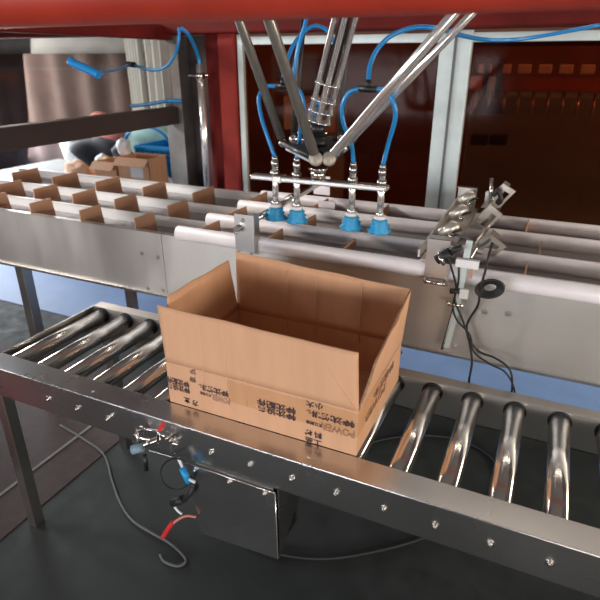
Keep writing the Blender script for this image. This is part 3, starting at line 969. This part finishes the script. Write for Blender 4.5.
def hose(pts, label, r=HR, mat='blue_hose'):
    o = MB().tube(pts, r).build('air_hose', mat)
    return tag(o, label, 'hose', 'blue air hoses of the gripper')


hose([t1 - V((0.025, 0, 0)), P(266, 87, 1.79), P(259, 97, 1.77), P(261, 115, 1.76), P(267, 135, 1.75), cuptop(0)], 'blue hose looping left and down to the leftmost suction cup')
hose([t1 + V((0.025, 0, 0)), P(300, 92, 1.80), P(304, 108, 1.80), P(301, 125, 1.79), P(299, 143, 1.76), cuptop(1)], 'blue hose down to the second suction cup from the left')
hose([t2 - V((0.0275, 0, 0)), P(349, 93, 1.70), P(342, 107, 1.70), P(344, 125, 1.71), P(351, 142, 1.73), cuptop(2)], 'blue hose down to the third suction cup from the left')
hose([t2 + V((0.0275, 0, 0)), P(386, 91, 1.70), P(394, 104, 1.70), P(395, 120, 1.71), P(389, 141, 1.74), cuptop(3)], 'blue hose curving right and down to the rightmost suction cup')
hose([t2 + V((0, 0, 0.026)), P(370, 66, 1.72), P(377, 50, 1.74), P(391, 36, 1.76), P(412, 28, 1.78), P(435, 28, 1.80), P(456, 34, 1.95), P(480, 39, 2.2), P(505, 40, 2.3), P(535, 37, 2.4), P(600, 25, 2.5)], 'blue hose arching from the right tee behind the steel rods')
hose([t1 + V((0, 0, 0.026)), P(287, 62, 1.86), P(293, 46, 1.92), P(302, 34, 1.96), P(315, 26, 1.98), P(328, 31, 1.98), P(334, 42, 1.96)], 'blue hose arching from the left tee behind the centre column')
hose([P(308, 8, 1.86), P(305, 25, 1.87), P(299, 45, 1.88), P(295, 65, 1.88), P(293, 85, 1.88), P(300, 100, 1.86), P(306, 116, 1.84)], 'straight blue hose running down beside the grey slanted rods')
hose([P(320, 118, 1.85), P(310, 112, 1.84), P(316, 104, 1.84), P(326, 104, 1.85), P(334, 96, 1.86)], 'short blue hose curled behind the ring plates of the centre column', 0.006)
# hoses at upper left
hose([P(70, 60, 1.25), P(75, 64, 1.25), P(87, 69, 1.25), P(99, 75, 1.25)], 'thick blurred blue hose end poking in at the upper left edge', 0.0115)
hose([P(97, 73.5, 1.26), P(108, 71, 1.6), P(120, 69, 2.1), P(131, 64, 2.5)], 'thin dark blue hose running to the black coupling at upper left', 0.006)
cp = tag(MB().cyl(P(128, 64, 2.5), P(135, 65, 2.5), 0.014).build('hose_coupling', 'black'), 'small black coupling on the thin blue hoses at upper left', 'fitting')
hose([P(133, 64.5, 2.5), P(143, 68, 2.5), P(156, 70, 2.5), P(168, 65, 2.5), P(176, 52, 2.5), P(179, 38, 2.5), P(179, 28, 2.52)], 'blue hose sagging from the coupling up to the red crossbeam', 0.008)
hose([P(181, 28, 2.52), P(188, 34, 2.55), P(194, 45, 2.62), P(198, 56, 2.67), P(200, 65, 2.68)], 'blue hose dropping into the top of the chrome conduit pipe', 0.010)

# ================================================================== LEFT CLUTTER
tb = thing('work_table', (-4.1, 4.3, 0), 'low pale metal table holding crates and bags beyond the enclosure', 'table')
B((-5.6, 3.55, 0.44), (-2.75, 5.0, 0.48), 0.005).build('tabletop', 'wall_grey', tb)
for x in (-5.5, -2.85):
    for y in (3.6, 4.9):
        B((x, y, 0), (x + 0.05, y + 0.05, 0.44)).build('leg', 'steel', tb)


def crate(x0, x1, y0, y1, z0, h, label):
    c = thing('plastic_crate', ((x0 + x1) / 2, (y0 + y1) / 2, z0), label, 'crate')
    mb = MB()
    t_ = 0.012
    mb.box((x0, y0, z0), (x1, y1, z0 + t_))
    mb.box((x0, y0, z0), (x1, y0 + t_, z0 + h)).box((x0, y1 - t_, z0), (x1, y1, z0 + h)).box((x0, y0, z0), (x0 + t_, y1, z0 + h)).box((x1 - t_, y0, z0), (x1, y1, z0 + h))
    mb.build('crate_body', 'blue_plastic', c)
    rm = MB()
    for z in (z0 + h - 0.03, z0 + h * 0.62):
        rm.box((x0 - .015, y0 - .015, z), (x1 + .015, y0, z + .02)).box((x1, y0 - .015, z), (x1 + .015, y1, z + .02)).box((x0 - .015, y0, z), (x0, y1, z + .02))
    rm.build('rim', 'blue_plastic', c)
    ri = MB()
    n = 8
    for k in range(n + 1):
        x = x0 + (x1 - x0) * k / n
        ri.box((x - .008, y0 - .012, z0), (x + .008, y0, z0 + h - .03))
    ri.build('ribs', 'blue_plastic', c)


q = P(152, 148, 4.5)
crate(P(136, 150, 4.25).x, P(176, 150, 4.25).x, 4.25, 4.7, 0.481, P(150, 146, 4.25).z - .481, 'bright blue ribbed plastic crate beside the steel post beyond the lanes')


def carton(x0, x1, y0, y1, z0, h, label, mat='card', rz=0):
    c = thing('carton', ((x0 + x1) / 2, (y0 + y1) / 2, z0), label, 'carton')
    MB().box((x0, y0, z0), (x1, y0 + .006, z0 + h)).box((x0, y1 - .006, z0), (x1, y1, z0 + h)).box((x0, y0, z0), (x0 + .006, y1, z0 + h)).box((x1 - .006, y0, z0), (x1, y1, z0 + h)).box((x0, y0, z0), (x1, y1, z0 + .006)).build('carton_body', mat, c)
    MB().slab([(x0, y0, z0 + h), (x1, y0, z0 + h), (x1, y0 - .07, z0 + h - .06), (x0, y0 - .07, z0 + h - .06)], 0.005).build('flap', mat, c)
    MB().slab([(x0, y1, z0 + h), (x1, y1, z0 + h), (x1, y1 + .09, z0 + h - .02), (x0, y1 + .09, z0 + h - .02)], 0.005).build('flap', mat, c)
    c.rotation_euler.z = rz
    return c


c_ = carton(P(117, 160, 3.8).x, P(148, 160, 3.8).x, 3.8, 4.05, 0.481, P(130, 158, 3.8).z - .481, 'open cardboard carton with a white label in front of the blue crate')
MB().box((P(131, 170, 3.8).x, 3.793, P(130, 177, 3.8).z), (P(143, 170, 3.8).x, 3.799, P(130, 167, 3.8).z)).build('white_label', 'white', c_)
carton(P(93, 160, 3.8).x, P(115, 160, 3.8).x, 3.8, 4.05, 0.481, P(105, 162, 3.8).z - .481, 'cardboard carton left of the one with the white label')
cr1 = MB().ball((P(82, 169, 3.85).x, 3.80, 0.625), 0.17, (.9, .7, .65), 0.22, 3, 5).build('crumpled_carton', 'card')
tag(cr1, 'crumpled brown cardboard piece at the far left of the pile', 'cardboard')
bg1 = MB().ball((P(100, 150, 4.30).x, 4.30, P(100, 153, 4.3).z), 0.26, (1.25, .55, .62), 0.18, 4, 11).build('garbage_bag', 'bag')
tag(bg1, 'shiny black plastic bag heaped above the cardboard cartons', 'bag')
bg2 = MB().ball((P(126, 152, 4.18).x, 4.14, P(126, 154, 4.14).z), 0.12, (1.1, .7, .7), 0.2, 3, 21).build('garbage_bag', 'bag')
tag(bg2, 'smaller dark bag between the white cloth and the blue crate', 'bag')
wc = MB().ball((P(124, 146, 4.0).x, 4.0, P(124, 147, 4.0).z), 0.07, (.9, .8, 1.0), 0.25, 3, 9).build('crumpled_cloth', 'white')
tag(wc, 'small white crumpled cloth on top of the black bags', 'cloth')
pk = thing('snack_packet', (-3.92, 3.95, 0.77), 'white and yellow packet lying before the black bag', 'packet')
MB().ball((P(101, 160, 4.08).x, 4.10, P(101, 160, 4.1).z), 0.075, (1, .5, .8), 0.15, 3, 4).build('packet_body', 'white', pk)
MB().ball((P(106, 158, 4.05).x, 4.06, P(106, 160, 4.06).z), 0.045, (1, .5, .9), 0.15, 2, 6).build('yellow_print', 'yellow', pk)
gs = MB().ball((P(150, 140, 4.95).x, 4.95, 0.78), 0.36, (1.15, .30, .72), 0.05, 4, 31).build('plastic_sack', 'green_sack')
tag(gs, 'pale green translucent sack bulging behind the blue crate', 'sack')
th = MB().tube([(P(148, 140, 4.78).x + .30 * math.cos(a), 4.76, P(148, 146, 4.78).z + .20 * math.sin(a)) for a in [PI * k / 14 for k in range(15)]], 0.014).build('coiled_hose', 'blue_hose')
tag(th, 'teal hose arc lying over the green sack', 'hose')
rd = MB().ball((P(104, 136, 4.85).x, 4.85, 0.84), 0.22, (1.2, .4, 1.05), 0.12, 3, 41).build('red_cloth_bundle', 'pink')
tag(rd, 'pale red cloth bundle behind the black bag', 'cloth')
ws = MB().ball((P(78, 150, 4.45).x, 4.45, 0.76), 0.24, (.9, .5, 1.1), 0.12, 3, 43).build('white_sack', 'white')
tag(ws, 'white sack at the far left of the table', 'sack')
ws = MB().ball((P(160, 180, 4.08).x, 4.13, 0.56), 0.11, (1.2, .6, .4), 0.15, 3, 45).build('white_bag', 'white')
tag(ws, 'flat white plastic bag at the foot of the blue crate by the steel post', 'bag')

# backdrop pieces seen through the upper left pane


def wavy(p, u, v, amp, nw, name, mat, label, cat):
    p, u, v = V(p), V(u), V(v)
    n = u.cross(v).normalized()
    o = MB().grid(lambda a, b: p + u * a + v * b + n * amp * math.sin(a * nw), 60, 4, 0.01).build(name, mat)
    return tag(o, label, cat)


wavy((-7.3, 5.35, 0.05), (3.1, 0, 0), (0, 0, 1.62), 0.03, 40, 'hanging_tarpaulin', 'brown_sheet', 'brown tarpaulin hung behind the pile seen through the upper left pane', 'tarpaulin')
wavy((P(131, 80, 5.2).x, 5.2, 0.05), (P(144, 80, 5.2).x - P(131, 80, 5.2).x, 0, 0), (0, 0, 2.1), 0.03, 30, 'hanging_curtain', 'white_sheet', 'pale strip curtain left of the brightest one in the upper left pane', 'curtain')
wavy((P(148, 80, 5.15).x, 5.15, 0.05), (P(164, 80, 5.15).x - P(148, 80, 5.15).x, 0, 0), (0, 0, 2.1), 0.02, 14, 'hanging_curtain', 'white_sheet', 'white curtain strip right beside the steel post', 'curtain')
B((-7.4, 5.42, 1.60), (-3.4, 5.48, 2.4)).build('trim_4', 'wall_grey')['kind'] = 'structure'

# ================================================================== MACHINE BEHIND THE BROWN PANES
mc = thing('packing_machine', (-0.1, 4.0, 0), 'blurred blue grey machine seen through the brown pane at right', 'machine')
p0, p1 = P(467, 128, 4.0), P(560, 96, 4.0)
B((p0.x, 4.0, 0.0), (1.6, 4.5, p1.z), 0.01).build('cabinet', 'blue_grey', mc)
a0 = P(478, 73, 3.8)
for k in range(9):
    x = a0.x + k * 0.115
    B((x, 3.80, a0.z), (x + 0.075, 3.84, a0.z + 0.05), 0.006).build('pale_block', 'white', mc)
B((a0.x - .05, 3.84, a0.z - 0.10), (1.6, 3.88, a0.z - 0.02), 0.004).build('cross_rail', 'steel', mc)
for x in (481, 494):
    b0_ = P(x, 113, 3.8)
    t0_ = P(x, 58, 3.8)
    MB().cyl(b0_, b0_ + V((0, 0, .09)), 0.055, 0.02).cyl(b0_ + V((0, 0, .09)), V((b0_.x, 3.8, t0_.z)), 0.018).build('funnel', 'dark_beam', mc)
for k in range(12):
    x = a0.x + k * 0.085
    MB().cyl((x, 3.86, a0.z - .10), (x, 3.86, a0.z - .24), 0.010, n=10).build('drop_pipe', 'steel', mc)
B((p0.x, 3.80, a0.z + .15), (1.6, 3.86, a0.z + .21)).build('cross_rail', 'dark_beam', mc)
for k, (x, y) in enumerate(((470, 140), (489, 140))):
    q = P(x, y, 3.6)
    B((q.x, 3.60, q.z - .03), (q.x + .10, 3.70, q.z + .03), 0.01).build('valve', 'black', mc)
ca = thing('control_cabinet', (-1.55, 4.2, 0), 'dim grey cabinet seen through the brown pane behind the centre column', 'cabinet')
q0, q1 = P(274, 190, 4.2), P(330, 52, 4.2)
B((q0.x, 4.2, 0.0), (q1.x, 4.6, q1.z), 0.01).build('cabinet_body', 'wall_grey', ca)
B((q0.x + .04, 4.17, 0.4), (q1.x - .04, 4.2, q1.z - .05), 0.006).build('cabinet_door', 'wall_brown', ca)
B((P(285, 120, 4.1).x, 4.08, P(285, 130, 4.08).z), (P(333, 120, 4.1).x, 4.16, P(300, 96, 4.08).z), 0.01).build('pale_panel', 'alu', ca)
